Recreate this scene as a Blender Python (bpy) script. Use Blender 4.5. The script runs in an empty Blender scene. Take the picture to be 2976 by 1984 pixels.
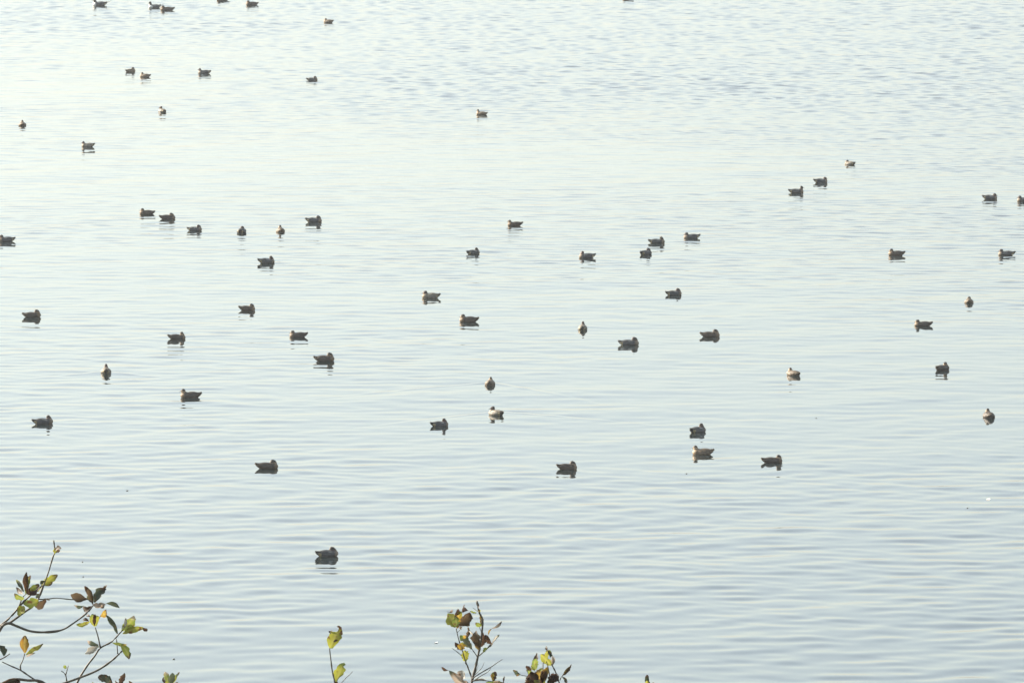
import bpy, bmesh, math, random
import numpy as np
from mathutils import Vector, Matrix, noise

random.seed(7)
rng = np.random.default_rng(11)
scene = bpy.context.scene
COL = scene.collection
R = math.radians

# ------------------------------------------------------------------ camera
IMG_W, IMG_H = 2976.0, 1984.0
CAM_H = 15.0
LENS = 300.0
FPX = LENS / 36.0 * IMG_W
PITCH = math.atan2(IMG_H / 2 + 1450.0, FPX)        # looking down from the bank
cam_data = bpy.data.cameras.new('camera')
cam_data.lens = LENS
cam_data.sensor_width = 36.0
cam_data.clip_start = 0.5
cam_data.clip_end = 6000.0
cam = bpy.data.objects.new('camera', cam_data)
COL.objects.link(cam)
cam.location = (0, 0, CAM_H)
cam.rotation_euler = (math.pi / 2 - PITCH, 0, 0)
scene.camera = cam

# ------------------------------------------------------------------ light
SUN_AZ = R(-60)          # left of the view direction
SUN_EL = R(24)
world = bpy.data.worlds.new("World")
scene.world = world
world.use_nodes = True
nt = world.node_tree
nt.nodes.clear()
sky = nt.nodes.new('ShaderNodeTexSky')
sky.sky_type = 'NISHITA'
sky.sun_disc = False
sky.sun_elevation = SUN_EL
sky.sun_rotation = SUN_AZ
sky.air_density = 1.0
sky.dust_density = 2.2
sky.ozone_density = 1.0
sky.altitude = 0
bgn = nt.nodes.new('ShaderNodeBackground')
bgn.inputs['Strength'].default_value = 0.12
wo = nt.nodes.new('ShaderNodeOutputWorld')
hs = nt.nodes.new('ShaderNodeHueSaturation')       # thin high haze takes some colour out of the whole sky
hs.inputs['Saturation'].default_value = 0.49
nt.links.new(sky.outputs[0], hs.inputs['Color'])
tint = nt.nodes.new('ShaderNodeVectorMath'); tint.operation = 'MULTIPLY'
tint.inputs[1].default_value = (0.938, 1.0, 1.0)
nt.links.new(hs.outputs[0], tint.inputs[0])
nt.links.new(tint.outputs[0], bgn.inputs['Color'])
nt.links.new(bgn.outputs[0], wo.inputs['Surface'])

sun_d = bpy.data.lights.new('sun', 'SUN')
sun_d.energy = 4.5
sun_d.angle = R(0.55)
sun_d.color = (1.0, 0.87, 0.70)
sun = bpy.data.objects.new('sun', sun_d)
COL.objects.link(sun)
sdir = Vector((math.sin(SUN_AZ) * math.cos(SUN_EL), math.cos(SUN_AZ) * math.cos(SUN_EL), math.sin(SUN_EL)))
sun.rotation_euler = sdir.to_track_quat('Z', 'Y').to_euler()
sun.location = (-40, 60, 60)

scene.view_settings.view_transform = 'Standard'
scene.view_settings.look = 'None'
scene.view_settings.gamma = 1.0
scene.view_settings.exposure = 1.31
scene.view_settings.use_curve_mapping = False
scene.cycles.max_bounces = 6
scene.cycles.volume_bounces = 0

HAZE_DENSITY = 0.00024

# ------------------------------------------------------------------ pixel helpers (photograph pixels, 2976 wide)
def ray(px, py):
    dx = (px - IMG_W / 2) / FPX
    dz = -(py - IMG_H / 2) / FPX
    c, s = math.cos(PITCH), math.sin(PITCH)
    return Vector((dx, c + dz * s, -s + dz * c))
def on_water(px, py):
    r = ray(px, py)
    t = -CAM_H / r.z
    return Vector((r.x * t, r.y * t, 0.0))
def at_dist(px, py, Y):
    r = ray(px, py)
    t = Y / r.y
    return Vector((r.x * t, Y, CAM_H + r.z * t))

# ------------------------------------------------------------------ materials
def new_mat(name):
    m = bpy.data.materials.new(name)
    m.use_nodes = True
    n = m.node_tree
    n.nodes.clear()
    out = n.nodes.new('ShaderNodeOutputMaterial')
    return m, n, out

def water_material():
    m, n, out = new_mat('lake_water')
    p = n.nodes.new('ShaderNodeBsdfPrincipled')
    p.inputs['Base Color'].default_value = (0.010, 0.018, 0.019, 1)
    p.inputs['Roughness'].default_value = 0.035
    p.inputs['IOR'].default_value = 1.333
    n.links.new(p.outputs[0], out.inputs['Surface'])
    return m

def plumage_material():
    m, n, out = new_mat('plumage')
    p = n.nodes.new('ShaderNodeBsdfPrincipled')
    a = n.nodes.new('ShaderNodeAttribute'); a.attribute_name = 'plumage'
    tc = n.nodes.new('ShaderNodeTexCoord')
    mp = n.nodes.new('ShaderNodeMapping')
    mp.inputs['Scale'].default_value = (38, 75, 75)
    oi = n.nodes.new('ShaderNodeObjectInfo')
    n.links.new(tc.outputs['Object'], mp.inputs['Vector'])
    no = n.nodes.new('ShaderNodeTexNoise')
    no.noise_dimensions = '4D'
    no.inputs['Scale'].default_value = 1.0
    no.inputs['Detail'].default_value = 2.0
    n.links.new(mp.outputs[0], no.inputs['Vector'])
    mul = n.nodes.new('ShaderNodeMath'); mul.operation = 'MULTIPLY'; mul.inputs[1].default_value = 40.0
    n.links.new(oi.outputs['Random'], mul.inputs[0])
    n.links.new(mul.outputs[0], no.inputs['W'])
    mr = n.nodes.new('ShaderNodeMapRange')
    mr.inputs['From Min'].default_value = 0.34; mr.inputs['From Max'].default_value = 0.66
    mr.inputs['To Min'].default_value = 0.35; mr.inputs['To Max'].default_value = 1.9
    n.links.new(no.outputs['Fac'], mr.inputs['Value'])
    vm = n.nodes.new('ShaderNodeVectorMath'); vm.operation = 'SCALE'
    n.links.new(a.outputs['Color'], vm.inputs[0])
    n.links.new(mr.outputs[0], vm.inputs['Scale'])
    n.links.new(vm.outputs[0], p.inputs['Base Color'])
    p.inputs['Roughness'].default_value = 0.62
    bp = n.nodes.new('ShaderNodeBump'); bp.inputs['Strength'].default_value = 0.35; bp.inputs['Distance'].default_value = 0.004
    n.links.new(no.outputs['Fac'], bp.inputs['Height'])
    n.links.new(bp.outputs[0], p.inputs['Normal'])
    n.links.new(p.outputs[0], out.inputs['Surface'])
    return m

def leaf_material():
    m, n, out = new_mat('leaf_blade')
    a = n.nodes.new('ShaderNodeAttribute'); a.attribute_name = 'blade'
    tc = n.nodes.new('ShaderNodeTexCoord')
    no = n.nodes.new('ShaderNodeTexNoise'); no.inputs['Scale'].default_value = 70.0; no.inputs['Detail'].default_value = 3.0
    n.links.new(tc.outputs['Object'], no.inputs['Vector'])
    mr = n.nodes.new('ShaderNodeMapRange')
    mr.inputs['From Min'].default_value = 0.60; mr.inputs['From Max'].default_value = 0.68
    n.links.new(no.outputs['Fac'], mr.inputs['Value'])
    mx = n.nodes.new('ShaderNodeMix'); mx.data_type = 'RGBA'
    n.links.new(mr.outputs[0], mx.inputs['Factor'])
    n.links.new(a.outputs['Color'], mx.inputs['A'])
    mx.inputs['B'].default_value = (0.13, 0.065, 0.025, 1)
    p = n.nodes.new('ShaderNodeBsdfPrincipled')
    p.inputs['Roughness'].default_value = 0.55
    n.links.new(mx.outputs['Result'], p.inputs['Base Color'])
    tr = n.nodes.new('ShaderNodeBsdfTranslucent')
    n.links.new(mx.outputs['Result'], tr.inputs['Color'])
    ms = n.nodes.new('ShaderNodeMixShader'); ms.inputs['Fac'].default_value = 0.5
    n.links.new(p.outputs[0], ms.inputs[1]); n.links.new(tr.outputs[0], ms.inputs[2])
    n.links.new(ms.outputs[0], out.inputs['Surface'])
    return m

def plain(name, col, rough=0.6, noise_scale=None, col2=None):
    m, n, out = new_mat(name)
    p = n.nodes.new('ShaderNodeBsdfPrincipled')
    p.inputs['Roughness'].default_value = rough
    p.inputs['Base Color'].default_value = (*col, 1)
    if noise_scale:
        tc = n.nodes.new('ShaderNodeTexCoord')
        no = n.nodes.new('ShaderNodeTexNoise'); no.inputs['Scale'].default_value = noise_scale; no.inputs['Detail'].default_value = 5
        n.links.new(tc.outputs['Object'], no.inputs['Vector'])
        mx = n.nodes.new('ShaderNodeMix'); mx.data_type = 'RGBA'
        n.links.new(no.outputs['Fac'], mx.inputs['Factor'])
        mx.inputs['A'].default_value = (*col, 1); mx.inputs['B'].default_value = (*col2, 1)
        n.links.new(mx.outputs['Result'], p.inputs['Base Color'])
    n.links.new(p.outputs[0], out.inputs['Surface'])
    return m

M_WATER = water_material()
M_PLUM = plumage_material()
M_LEAF = leaf_material()
M_BARK = plain('twig_bark', (0.045, 0.036, 0.026), 0.6, 60.0, (0.12, 0.10, 0.08))
M_BANK = plain('bank_grass', (0.05, 0.07, 0.025), 0.9, 3.0, (0.10, 0.09, 0.05))
M_FEATHER = plain('white_down', (0.85, 0.84, 0.80), 0.7)
M_DEBRIS = plain('wet_leaf_litter', (0.16, 0.14, 0.10), 0.5)
M_BILL_D = plain('bill_dark', (0.035, 0.04, 0.045), 0.22)
M_BILL_G = plain('bill_grey', (0.22, 0.215, 0.20), 0.22)  # grey lightened so the sun glint on hen bills is in the colour

# ------------------------------------------------------------------ structure: water, bank, haze
def grid_mesh(name, X, Y, Z, mat):
    nr, nc = X.shape
    v = np.stack([X, Y, Z], -1).reshape(-1, 3).astype(np.float32)
    i = np.arange(nr - 1)[:, None] * nc + np.arange(nc - 1)[None, :]
    f = np.stack([i, i + 1, i + nc + 1, i + nc], -1).reshape(-1, 4).astype(np.int32)
    me = bpy.data.meshes.new(name)
    me.vertices.add(len(v)); me.vertices.foreach_set('co', v.ravel())
    me.loops.add(f.size); me.loops.foreach_set('vertex_index', f.ravel())
    me.polygons.add(len(f))
    me.polygons.foreach_set('loop_start', (np.arange(len(f)) * 4).astype(np.int32))
    me.polygons.foreach_set('loop_total', np.full(len(f), 4, np.int32))
    me.polygons.foreach_set('use_smooth', np.ones(len(f), bool))
    me.update()
    me.materials.append(mat)
    o = bpy.data.objects.new(name, me)
    COL.objects.link(o)
    return o

def smooth(a, b, x):
    t = np.clip((x - a) / (b - a), 0, 1)
    return t * t * (3 - 2 * t)

def wave_sum(X, Y, n, l0, l1, mean_dir, spread, rms, seed):
    """Sum of sinusoids, rms = root mean square slope."""
    g = np.random.default_rng(seed)
    Z = np.zeros_like(X)
    amp_slope = rms * math.sqrt(2.0 / n)
    for k in range(n):
        lam = l0 * (l1 / l0) ** g.random()
        th = mean_dir + g.normal() * spread
        kk = 2 * math.pi / lam
        kx, ky = kk * math.sin(th), kk * math.cos(th)
        s = amp_slope * (0.5 + g.random())
        Z += (s / kk) * np.sin(kx * X + ky * Y + g.random() * 6.283)
    return Z

# V-shaped wakes behind the three ducks that are paddling away: (apex px, py, heading deg, arm angle deg, length, height)
WAKES = [(1424, 1111, 80, 42, 4.2, 0.009), (1443, 1196, 95, 50, 3.4, 0.009), (308, 1080, 90, 48, 2.6, 0.007)]

def build_water():
    ys = [46.0]
    while ys[-1] < 98: ys.append(ys[-1] + 1.0)
    while ys[-1] < 272: ys.append(ys[-1] + 0.066)
    step = 0.066
    while ys[-1] < 1500:
        step = min(step * 1.25, 60); ys.append(ys[-1] + step)
    ys = np.array(ys, np.float32)
    t_in = np.linspace(-0.079, 0.079, 430)
    t = []
    s = 0.079; st = 0.0004
    while s < 6.0:
        st *= 1.35; s += st; t.append(s)
    t = np.array(t)
    ts = np.concatenate([-t[::-1], t_in, t]).astype(np.float32)
    Y, T = np.meshgrid(ys, ts, indexing='ij')
    X = T * np.maximum(Y, 60.0)
    X = np.clip(X, -1400, 1400)
    Z = np.zeros_like(X)
    core = (np.abs(T) < 0.0795) & (Y > 97) & (Y < 275)
    r0, r1 = np.where(core.any(1))[0][[0, -1]]
    c0, c1 = np.where(core.any(0))[0][[0, -1]]
    xs, yy = X[r0:r1 + 1, c0:c1 + 1], Y[r0:r1 + 1, c0:c1 + 1]
    calm = wave_sum(xs, yy, 70, 0.45, 1.30, R(3), R(36), 0.0155, 3)
    calm2 = wave_sum(xs, yy, 30, 1.6, 4.5, R(-30), R(25), 0.006, 5)
    near = wave_sum(xs, yy, 36, 0.5, 1.1, R(-38), R(26), 0.0155, 9)
    mid = wave_sum(xs, yy, 40, 0.34, 0.7, R(6), R(30), 0.0155, 21)
    ruf = wave_sum(xs, yy, 80, 0.22, 0.52, R(12), R(36), 0.056, 31)
    patch = wave_sum(xs, yy, 14, 8.0, 40.0, R(0), R(60), 0.12, 41)     # slow variation, used as a mask only
    patch = patch / (patch.std() + 1e-6)
    rough = smooth(174, 246, yy + 2.1 * xs + 7 * patch)
    m_mid = 0.30 + 0.7 * smooth(-1.2, 1.5, patch) 
    nearm = smooth(160, 118, yy) * (0.55 + 0.45 * smooth(-1, 1, patch))
    z = calm * (0.85 + 0.2 * patch.clip(-1.5, 1.5) / 1.5) + calm2 + near * nearm + mid * m_mid * (0.45 + 0.95 * smooth(120, 185, yy)) + ruf * rough
    for (px, py, hd, arm, ln, ht) in WAKES:
        a = on_water(px, py)
        for sgn in (-1, 1):
            th = R(hd) + math.pi + sgn * R(arm)
            ux, uy = math.cos(th), math.sin(th)
            dx, dy = xs - a.x, yy - a.y
            al = dx * ux + dy * uy
            ac = -dx * uy + dy * ux + 0.05 * al * al * sgn * 0.4
            fade = np.where((al > 0) & (al < ln), np.exp(-al / (ln * 0.45)), 0)
            z += ht * fade * (np.exp(-(ac / 0.07) ** 2) - 0.7 * np.exp(-((ac - 0.13 * sgn) / 0.08) ** 2))
    Z[r0:r1 + 1, c0:c1 + 1] = z
    o = grid_mesh('water', X, Y, Z, M_WATER)
    o['kind'] = 'structure'
    return o, (xs, yy, z)

water, (WX, WY, WZ) = build_water()
def water_z(x, y):
    i = int(np.searchsorted(WY[:, 0], y)); i = min(max(i, 0), WY.shape[0] - 1)
    j = int(np.argmin(np.abs(WX[i] - x)))
    return float(WZ[i, j])

def bank_z(y, x=0.0):
    pts = [(-40, 14.2), (0, 13.3), (12, 12.4), (26, 10.4), (36, 6.0), (48, 0.05), (52, -1.2)]
    for (a, za), (b, zb) in zip(pts, pts[1:]):
        if y <= b:
            return za + (zb - za) * (y - a) / (b - a) + 0.12 * math.sin(x * 0.5) * math.sin(y * 0.4)
    return -1.2
ysb = np.arange(-40, 53, 1.5); xsb = np.linspace(-400, 400, 261)
Yb, Xb = np.meshgrid(ysb, xsb, indexing='ij')
Zb = np.vectorize(bank_z)(Yb, Xb)
bank = grid_mesh('bank', Xb, Yb, Zb, M_BANK)
bank['kind'] = 'structure'

if HAZE_DENSITY > 0:
    bm = bmesh.new()
    bmesh.ops.create_cube(bm, size=1.0)
    for v in bm.verts:
        v.co = Vector((v.co.x * 3000, 740 + v.co.y * 1620, 7.9 + v.co.z * 20.2))
    me = bpy.data.meshes.new('haze'); bm.to_mesh(me); bm.free()
    m, n, out = new_mat('thin_haze')
    pv = n.nodes.new('ShaderNodeVolumePrincipled')
    pv.inputs['Color'].default_value = (0.93, 0.96, 1.0, 1)
    pv.inputs['Density'].default_value = HAZE_DENSITY
    pv.inputs['Anisotropy'].default_value = 0.2
    n.links.new(pv.outputs[0], out.inputs['Volume'])
    me.materials.append(m)
    hz = bpy.data.objects.new('haze', me); COL.objects.link(hz)
    hz['kind'] = 'stuff'
    hz['label'] = 'thin pale morning haze lying over the whole lake'

# ------------------------------------------------------------------ ducks
def ellipsoid(bm, c, r, rot=None, seg=20, rings=12):
    mat = Matrix.Translation(Vector(c)) @ (rot.to_4x4() if rot else Matrix.Identity(4)) @ Matrix.Diagonal((r[0], r[1], r[2], 1))
    bmesh.ops.create_uvsphere(bm, u_segments=seg, v_segments=rings, radius=1.0, matrix=mat)

def rotz(a): return Matrix.Rotation(a, 3, 'Z')
def roty(a): return Matrix.Rotation(a, 3, 'Y')

# pose: head centre (x, z), yaw of the head against the body, neck thickness
POSES = {
    'forward': dict(h=(0.124, 0.121), yaw=0, bill=True, nr=0.030),
    'alert':   dict(h=(0.122, 0.136), yaw=0, bill=True, nr=0.026),
    'left':    dict(h=(0.105, 0.132), yaw=62, bill=True, nr=0.030),
    'low':     dict(h=(0.112, 0.108), yaw=8, bill=True, nr=0.040, hs=1.14),
    'tucked':  dict(h=(0.096, 0.108), yaw=168, bill=False, nr=0.050, hs=1.28),
    'away':    dict(h=(0.096, 0.122), yaw=80, bill=True, nr=0.032),
    'back':    dict(h=(0.082, 0.114), yaw=120, bill=False, nr=0.040, hs=1.15),
}

def mixc(a, b, t):
    t = max(0.0, min(1.0, t))
    return tuple(a[i] * (1 - t) + b[i] * t for i in range(3))
def sst(a, b, x):
    t = max(0.0, min(1.0, (x - a) / (b - a))); return t * t * (3 - 2 * t)

KINDS = {
    'hen':      dict(head=(0.13, 0.095, 0.06), cap=(0.07, 0.05, 0.035), cheek=(0.33, 0.25, 0.16), breast=(0.30, 0.21, 0.13), flank=(0.17, 0.125, 0.085), back=(0.11, 0.085, 0.06), rear=(0.20, 0.16, 0.11), wing=(0.13, 0.10, 0.07), edge=(0.38, 0.30, 0.20)),
    'pale_hen': dict(head=(0.20, 0.15, 0.10), cap=(0.10, 0.075, 0.05), cheek=(0.45, 0.35, 0.24), breast=(0.46, 0.35, 0.24), flank=(0.32, 0.25, 0.18), back=(0.24, 0.19, 0.13), rear=(0.30, 0.24, 0.17), wing=(0.26, 0.20, 0.14), edge=(0.50, 0.40, 0.27)),
    'drake':    dict(head=(0.16, 0.055, 0.032), cap=(0.12, 0.045, 0.03), cheek=(0.035, 0.06, 0.04), breast=(0.34, 0.27, 0.20), flank=(0.19, 0.20, 0.21), back=(0.15, 0.15, 0.145), rear=(0.03, 0.03, 0.028), wing=(0.12, 0.11, 0.10), edge=(0.62, 0.60, 0.54)),
    'pale_drake': dict(head=(0.15, 0.06, 0.04), cap=(0.10, 0.04, 0.035), cheek=(0.04, 0.07, 0.05), breast=(0.40, 0.34, 0.26), flank=(0.38, 0.36, 0.33), back=(0.34, 0.31, 0.26), rear=(0.05, 0.045, 0.035), wing=(0.28, 0.25, 0.20), edge=(0.75, 0.70, 0.58)),
    'white_breast_drake': dict(head=(0.055, 0.045, 0.04), cap=(0.05, 0.04, 0.035), cheek=(0.06, 0.045, 0.04), breast=(0.85, 0.82, 0.74), flank=(0.24, 0.25, 0.26), back=(0.20, 0.20, 0.20), rear=(0.03, 0.03, 0.03), wing=(0.14, 0.14, 0.14), edge=(0.55, 0.53, 0.50)),
}

def voxel_body(name, bm, voxel=0.0055):
    """Join overlapping volumes into one continuous skin."""
    me = bpy.data.meshes.new(name + '_raw'); bm.to_mesh(me); bm.free()
    o = bpy.data.objects.new(name + '_raw', me); COL.objects.link(o)
    md = o.modifiers.new('remesh', 'REMESH'); md.mode = 'VOXEL'; md.voxel_size = voxel
    sm = o.modifiers.new('smooth', 'SMOOTH'); sm.factor = 0.6; sm.iterations = 5
    dg = bpy.context.evaluated_depsgraph_get()
    res = bpy.data.meshes.new_from_object(o.evaluated_get(dg), depsgraph=dg)
    res.name = name
    bpy.data.objects.remove(o); bpy.data.meshes.remove(me)
    return res

def set_smooth(me):
    me.polygons.foreach_set('use_smooth', np.ones(len(me.polygons), bool))

KINDS['dark_hen'] = dict(KINDS['hen'], flank=(0.12, 0.10, 0.08), back=(0.08, 0.066, 0.05), breast=(0.24, 0.17, 0.10), edge=(0.26, 0.20, 0.13), head=(0.10, 0.07, 0.045))
KINDS['slate_drake'] = dict(KINDS['drake'], flank=(0.14, 0.155, 0.17), back=(0.11, 0.115, 0.12), wing=(0.10, 0.095, 0.09), edge=(0.45, 0.44, 0.40), head=(0.10, 0.05, 0.035))
ALB = 0.19
for _k in KINDS.values():
    for _n in list(_k):
        f = 0.55 if _n in ('breast', 'edge', 'cheek') else ALB  # breast raised, flanks and back lowered: sunlit front and shaded sides in the colour
        if _k is KINDS['pale_hen'] or _k is KINDS['pale_drake']: f = 0.36 if f < 0.5 else 0.66  # pale kinds lifted further: sunlight on the lit birds goes into their plumage colour
        elif _n == 'head': f = 0.38
        if max(_k[_n]) > 0.8: f = 0.85
        w_ = (1.0, 0.90, 0.74) if _k is KINDS['pale_hen'] or _k is KINDS['pale_drake'] else ((1.0, 0.92, 0.80) if _n == 'breast' and f < 0.8 else ((1.25, 1.08, 0.86) if 'hen' in [q for q in KINDS if KINDS[q] is _k][0] else (1, 1, 1)))
        _k[_n] = tuple(v * f * w for v, w in zip(_k[_n], w_))

BODY_SHAPES = {}
def body_shape(pose, long_neck):
    key = (pose, long_neck)
    if key in BODY_SHAPES: return BODY_SHAPES[key]
    P = POSES[pose]
    hx, hz = P['h']
    if long_neck: hz += 0.03
    bm = bmesh.new()
    ellipsoid(bm, (0.008, 0, 0.026), (0.138, 0.088, 0.066))
    ellipsoid(bm, (0.080, 0, 0.034), (0.088, 0.076, 0.064))
    ellipsoid(bm, (-0.030, 0, 0.047), (0.125, 0.072, 0.058))
    ellipsoid(bm, (-0.105, 0, 0.042), (0.070, 0.052, 0.032), roty(R(20)))
    ellipsoid(bm, (-0.150, 0, 0.062), (0.042, 0.026, 0.012), roty(R(26)))
    # neck: a chain from the breast up to the head
    n0 = Vector((0.098, 0, 0.055)); n1 = Vector((hx - 0.012, 0, hz))
    for k in range(6):
        f = k / 5
        c = n0.lerp(n1, f); c.x += 0.012 * math.sin(f * math.pi)
        r = 0.052 * (1 - f) + P['nr'] * 0.86 * f
        ellipsoid(bm, c, (r, r * 0.92, r))
    hr = rotz(R(P['yaw']))
    pitch = roty(R(14))
    c = Vector((hx, 0, hz))
    q = P.get('hs', 1.06)
    ellipsoid(bm, c, (0.0325 * q, 0.0235 * q, 0.0265 * q), hr @ pitch)
    ellipsoid(bm, c + hr @ Vector((-0.004, 0, 0.006)), (0.026 * q, 0.022 * q, 0.0235 * q), hr)
    if P['bill']:
        ellipsoid(bm, c + hr @ Vector((0.028, 0, -0.008)), (0.017, 0.012, 0.012), hr @ roty(R(20)))
    if pose in ('tucked', 'back'):
        ellipsoid(bm, c + hr @ Vector((0.022, 0, -0.014)), (0.030, 0.021, 0.022), hr @ roty(R(30)))
        ellipsoid(bm, (hx - 0.03, 0, 0.072), (0.06, 0.055, 0.030))
    me = voxel_body('body', bm)
    BODY_SHAPES[key] = (me, c.copy(), R(P['yaw']))
    return BODY_SHAPES[key]

def colour(me, fn, layer='plumage'):
    at = me.color_attributes.new(layer, 'FLOAT_COLOR', 'POINT')
    buf = np.ones((len(me.vertices), 4), np.float32)
    for i, v in enumerate(me.vertices):
        buf[i, :3] = fn(v.co, v.normal)
    at.data.foreach_set('color', buf.ravel())

def make_wing(side, K, drake):
    """Folded wing: a tapering shell that lies on the flank and back, its tips crossing over the tail."""
    n_s, n_c = 15, 9
    verts, faces, cols = [], [], []
    for i in range(n_s):
        s = i / (n_s - 1)
        x = 0.082 - 0.255 * s
        width = 0.050 * (math.sin(math.pi * min(1, (s + 0.12) / 1.12)) ** 0.7) * (1 - 0.70 * s) + 0.0015
        cy = 0.060 * (1 - s) ** 0.8 * (0.6 + 0.4 * math.sin(math.pi * min(1, s * 2 + .2) / 2)) + 0.006 + 0.004 * s
        cz = 0.073 + 0.018 * math.sin(math.pi * min(1, s * 1.25)) + 0.018 * s ** 3
        for j in range(n_c):
            c = j / (n_c - 1) * 2 - 1          # -1 inner/top edge, 1 outer/lower edge
            ang = R(35 + 28 * c)
            y = cy + width * c * math.cos(ang) * 0.75
            z = cz - width * (c + 1) * 0.5 * math.sin(ang) * 1.05 + 0.010 * math.cos(c * 1.3)
            verts.append(Vector((x + 0.010 * c, side * max(y, 0.002), z)))
            col = mixc(K['back'], K['wing'], s)
            if drake and 0.1 < c < 0.45 and s < 0.72: col = K['edge']       # pale scapular stripe
            elif j % 3 == 0 and s > 0.12: col = mixc(col, K['edge'], 0.55)
            elif s > 0.80: col = mixc(col, (0.05, 0.042, 0.035), 0.7)
            cols.append(col)
    for i in range(n_s - 1):
        for j in range(n_c - 1):
            a = i * n_c + j
            q = (a, a + 1, a + n_c + 1, a + n_c)
            faces.append(q if side > 0 else q[::-1])
    # give it thickness: second layer just below
    nv = len(verts)
    verts += [v - Vector((0, side * 0.004, 0.010)) for v in verts]
    cols += cols
    faces += [tuple(nv + k for k in f[::-1]) for f in faces[:]]
    rim = [j for j in range(n_c)] + [i * n_c + n_c - 1 for i in range(1, n_s)] + [(n_s - 1) * n_c + j for j in range(n_c - 2, -1, -1)] + [i * n_c for i in range(n_s - 2, 0, -1)]
    for a, b in zip(rim, rim[1:] + rim[:1]):
        faces.append((a, a + nv, b + nv, b) if side > 0 else (b, b + nv, a + nv, a))
    me = bpy.data.meshes.new('wing')
    me.from_pydata(verts, [], faces)
    at = me.color_attributes.new('plumage', 'FLOAT_COLOR', 'POINT')
    at.data.foreach_set('color', np.array([[*c, 1] for c in cols], np.float32).ravel())
    set_smooth(me); me.materials.append(M_PLUM)
    return me

def make_tail(K, long_tail, cream):
    n = 7
    verts, faces, cols = [], [], []
    L = 0.155 if long_tail else 0.060
    for i in range(n):
        a = (i / (n - 1) * 2 - 1)
        ln = L * (1 - (0.62 if long_tail else 0.35) * abs(a)) if not (long_tail and abs(a) > 0.4) else 0.055
        for k, f in enumerate((0, 0.6, 1.0)):
            w = 0.030 * (1 - 0.55 * f) if not long_tail else 0.028 * (1 - 0.85 * f)
            x = -0.135 - ln * f
            z = 0.060 + 0.30 * ln * f + (0.12 * ln * f * f if long_tail else 0) - 0.012 * abs(a) * (1 - f)
            for dz in (0.004 * (1 - 0.7 * f), -0.007 * (1 - 0.85 * f)):
                verts.append((x, a * w, z + dz))
                cols.append(mixc(K['rear'], K['edge'], 0.6 if abs(a) > 0.6 else 0.15))
    idx = lambda i, k, l: i * 6 + k * 2 + l
    for i in range(n - 1):
        for k in range(2):
            faces.append((idx(i, k, 0), idx(i + 1, k, 0), idx(i + 1, k + 1, 0), idx(i, k + 1, 0)))
            faces.append((idx(i, k, 1), idx(i, k + 1, 1), idx(i + 1, k + 1, 1), idx(i + 1, k, 1)))
        faces.append((idx(i, 2, 0), idx(i + 1, 2, 0), idx(i + 1, 2, 1), idx(i, 2, 1)))
    for k in range(2):
        faces.append((idx(0, k, 0), idx(0, k + 1, 0), idx(0, k + 1, 1), idx(0, k, 1)))
        faces.append((idx(n - 1, k, 0), idx(n - 1, k, 1), idx(n - 1, k + 1, 1), idx(n - 1, k + 1, 0)))
    me = bpy.data.meshes.new('tail'); me.from_pydata(verts, [], faces)
    at = me.color_attributes.new('plumage', 'FLOAT_COLOR', 'POINT')
    at.data.foreach_set('color', np.array([[*c, 1] for c in cols], np.float32).ravel())
    set_smooth(me); me.materials.append(M_PLUM)
    return me

def make_bill(c, yaw, mat):
    """Flattened spatulate bill with a rounded tip, starting inside the face."""
    hr = rotz(yaw) @ roty(R(12))
    verts, faces = [], []
    prof = [(0.022, 0.0085, 0.0100), (0.034, 0.0078, 0.0075), (0.046, 0.0078, 0.0050), (0.058, 0.0085, 0.0036), (0.068, 0.0070, 0.0028), (0.073, 0.0025, 0.0016)]
    seg = 10
    for (x, ry, rz) in prof:
        for k in range(seg):
            a = 2 * math.pi * k / seg
            verts.append(c + hr @ Vector((x, ry * math.cos(a), -0.010 + rz * math.sin(a))))
    for i in range(len(prof) - 1):
        for k in range(seg):
            k2 = (k + 1) % seg
            faces.append((i * seg + k, (i + 1) * seg + k, (i + 1) * seg + k2, i * seg + k2))
    faces.append(tuple(range(seg))); faces.append(tuple(len(verts) - 1 - k for k in range(seg)))
    me = bpy.data.meshes.new('bill'); me.from_pydata(verts, [], faces)
    set_smooth(me); me.materials.append(mat)
    return me

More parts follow.
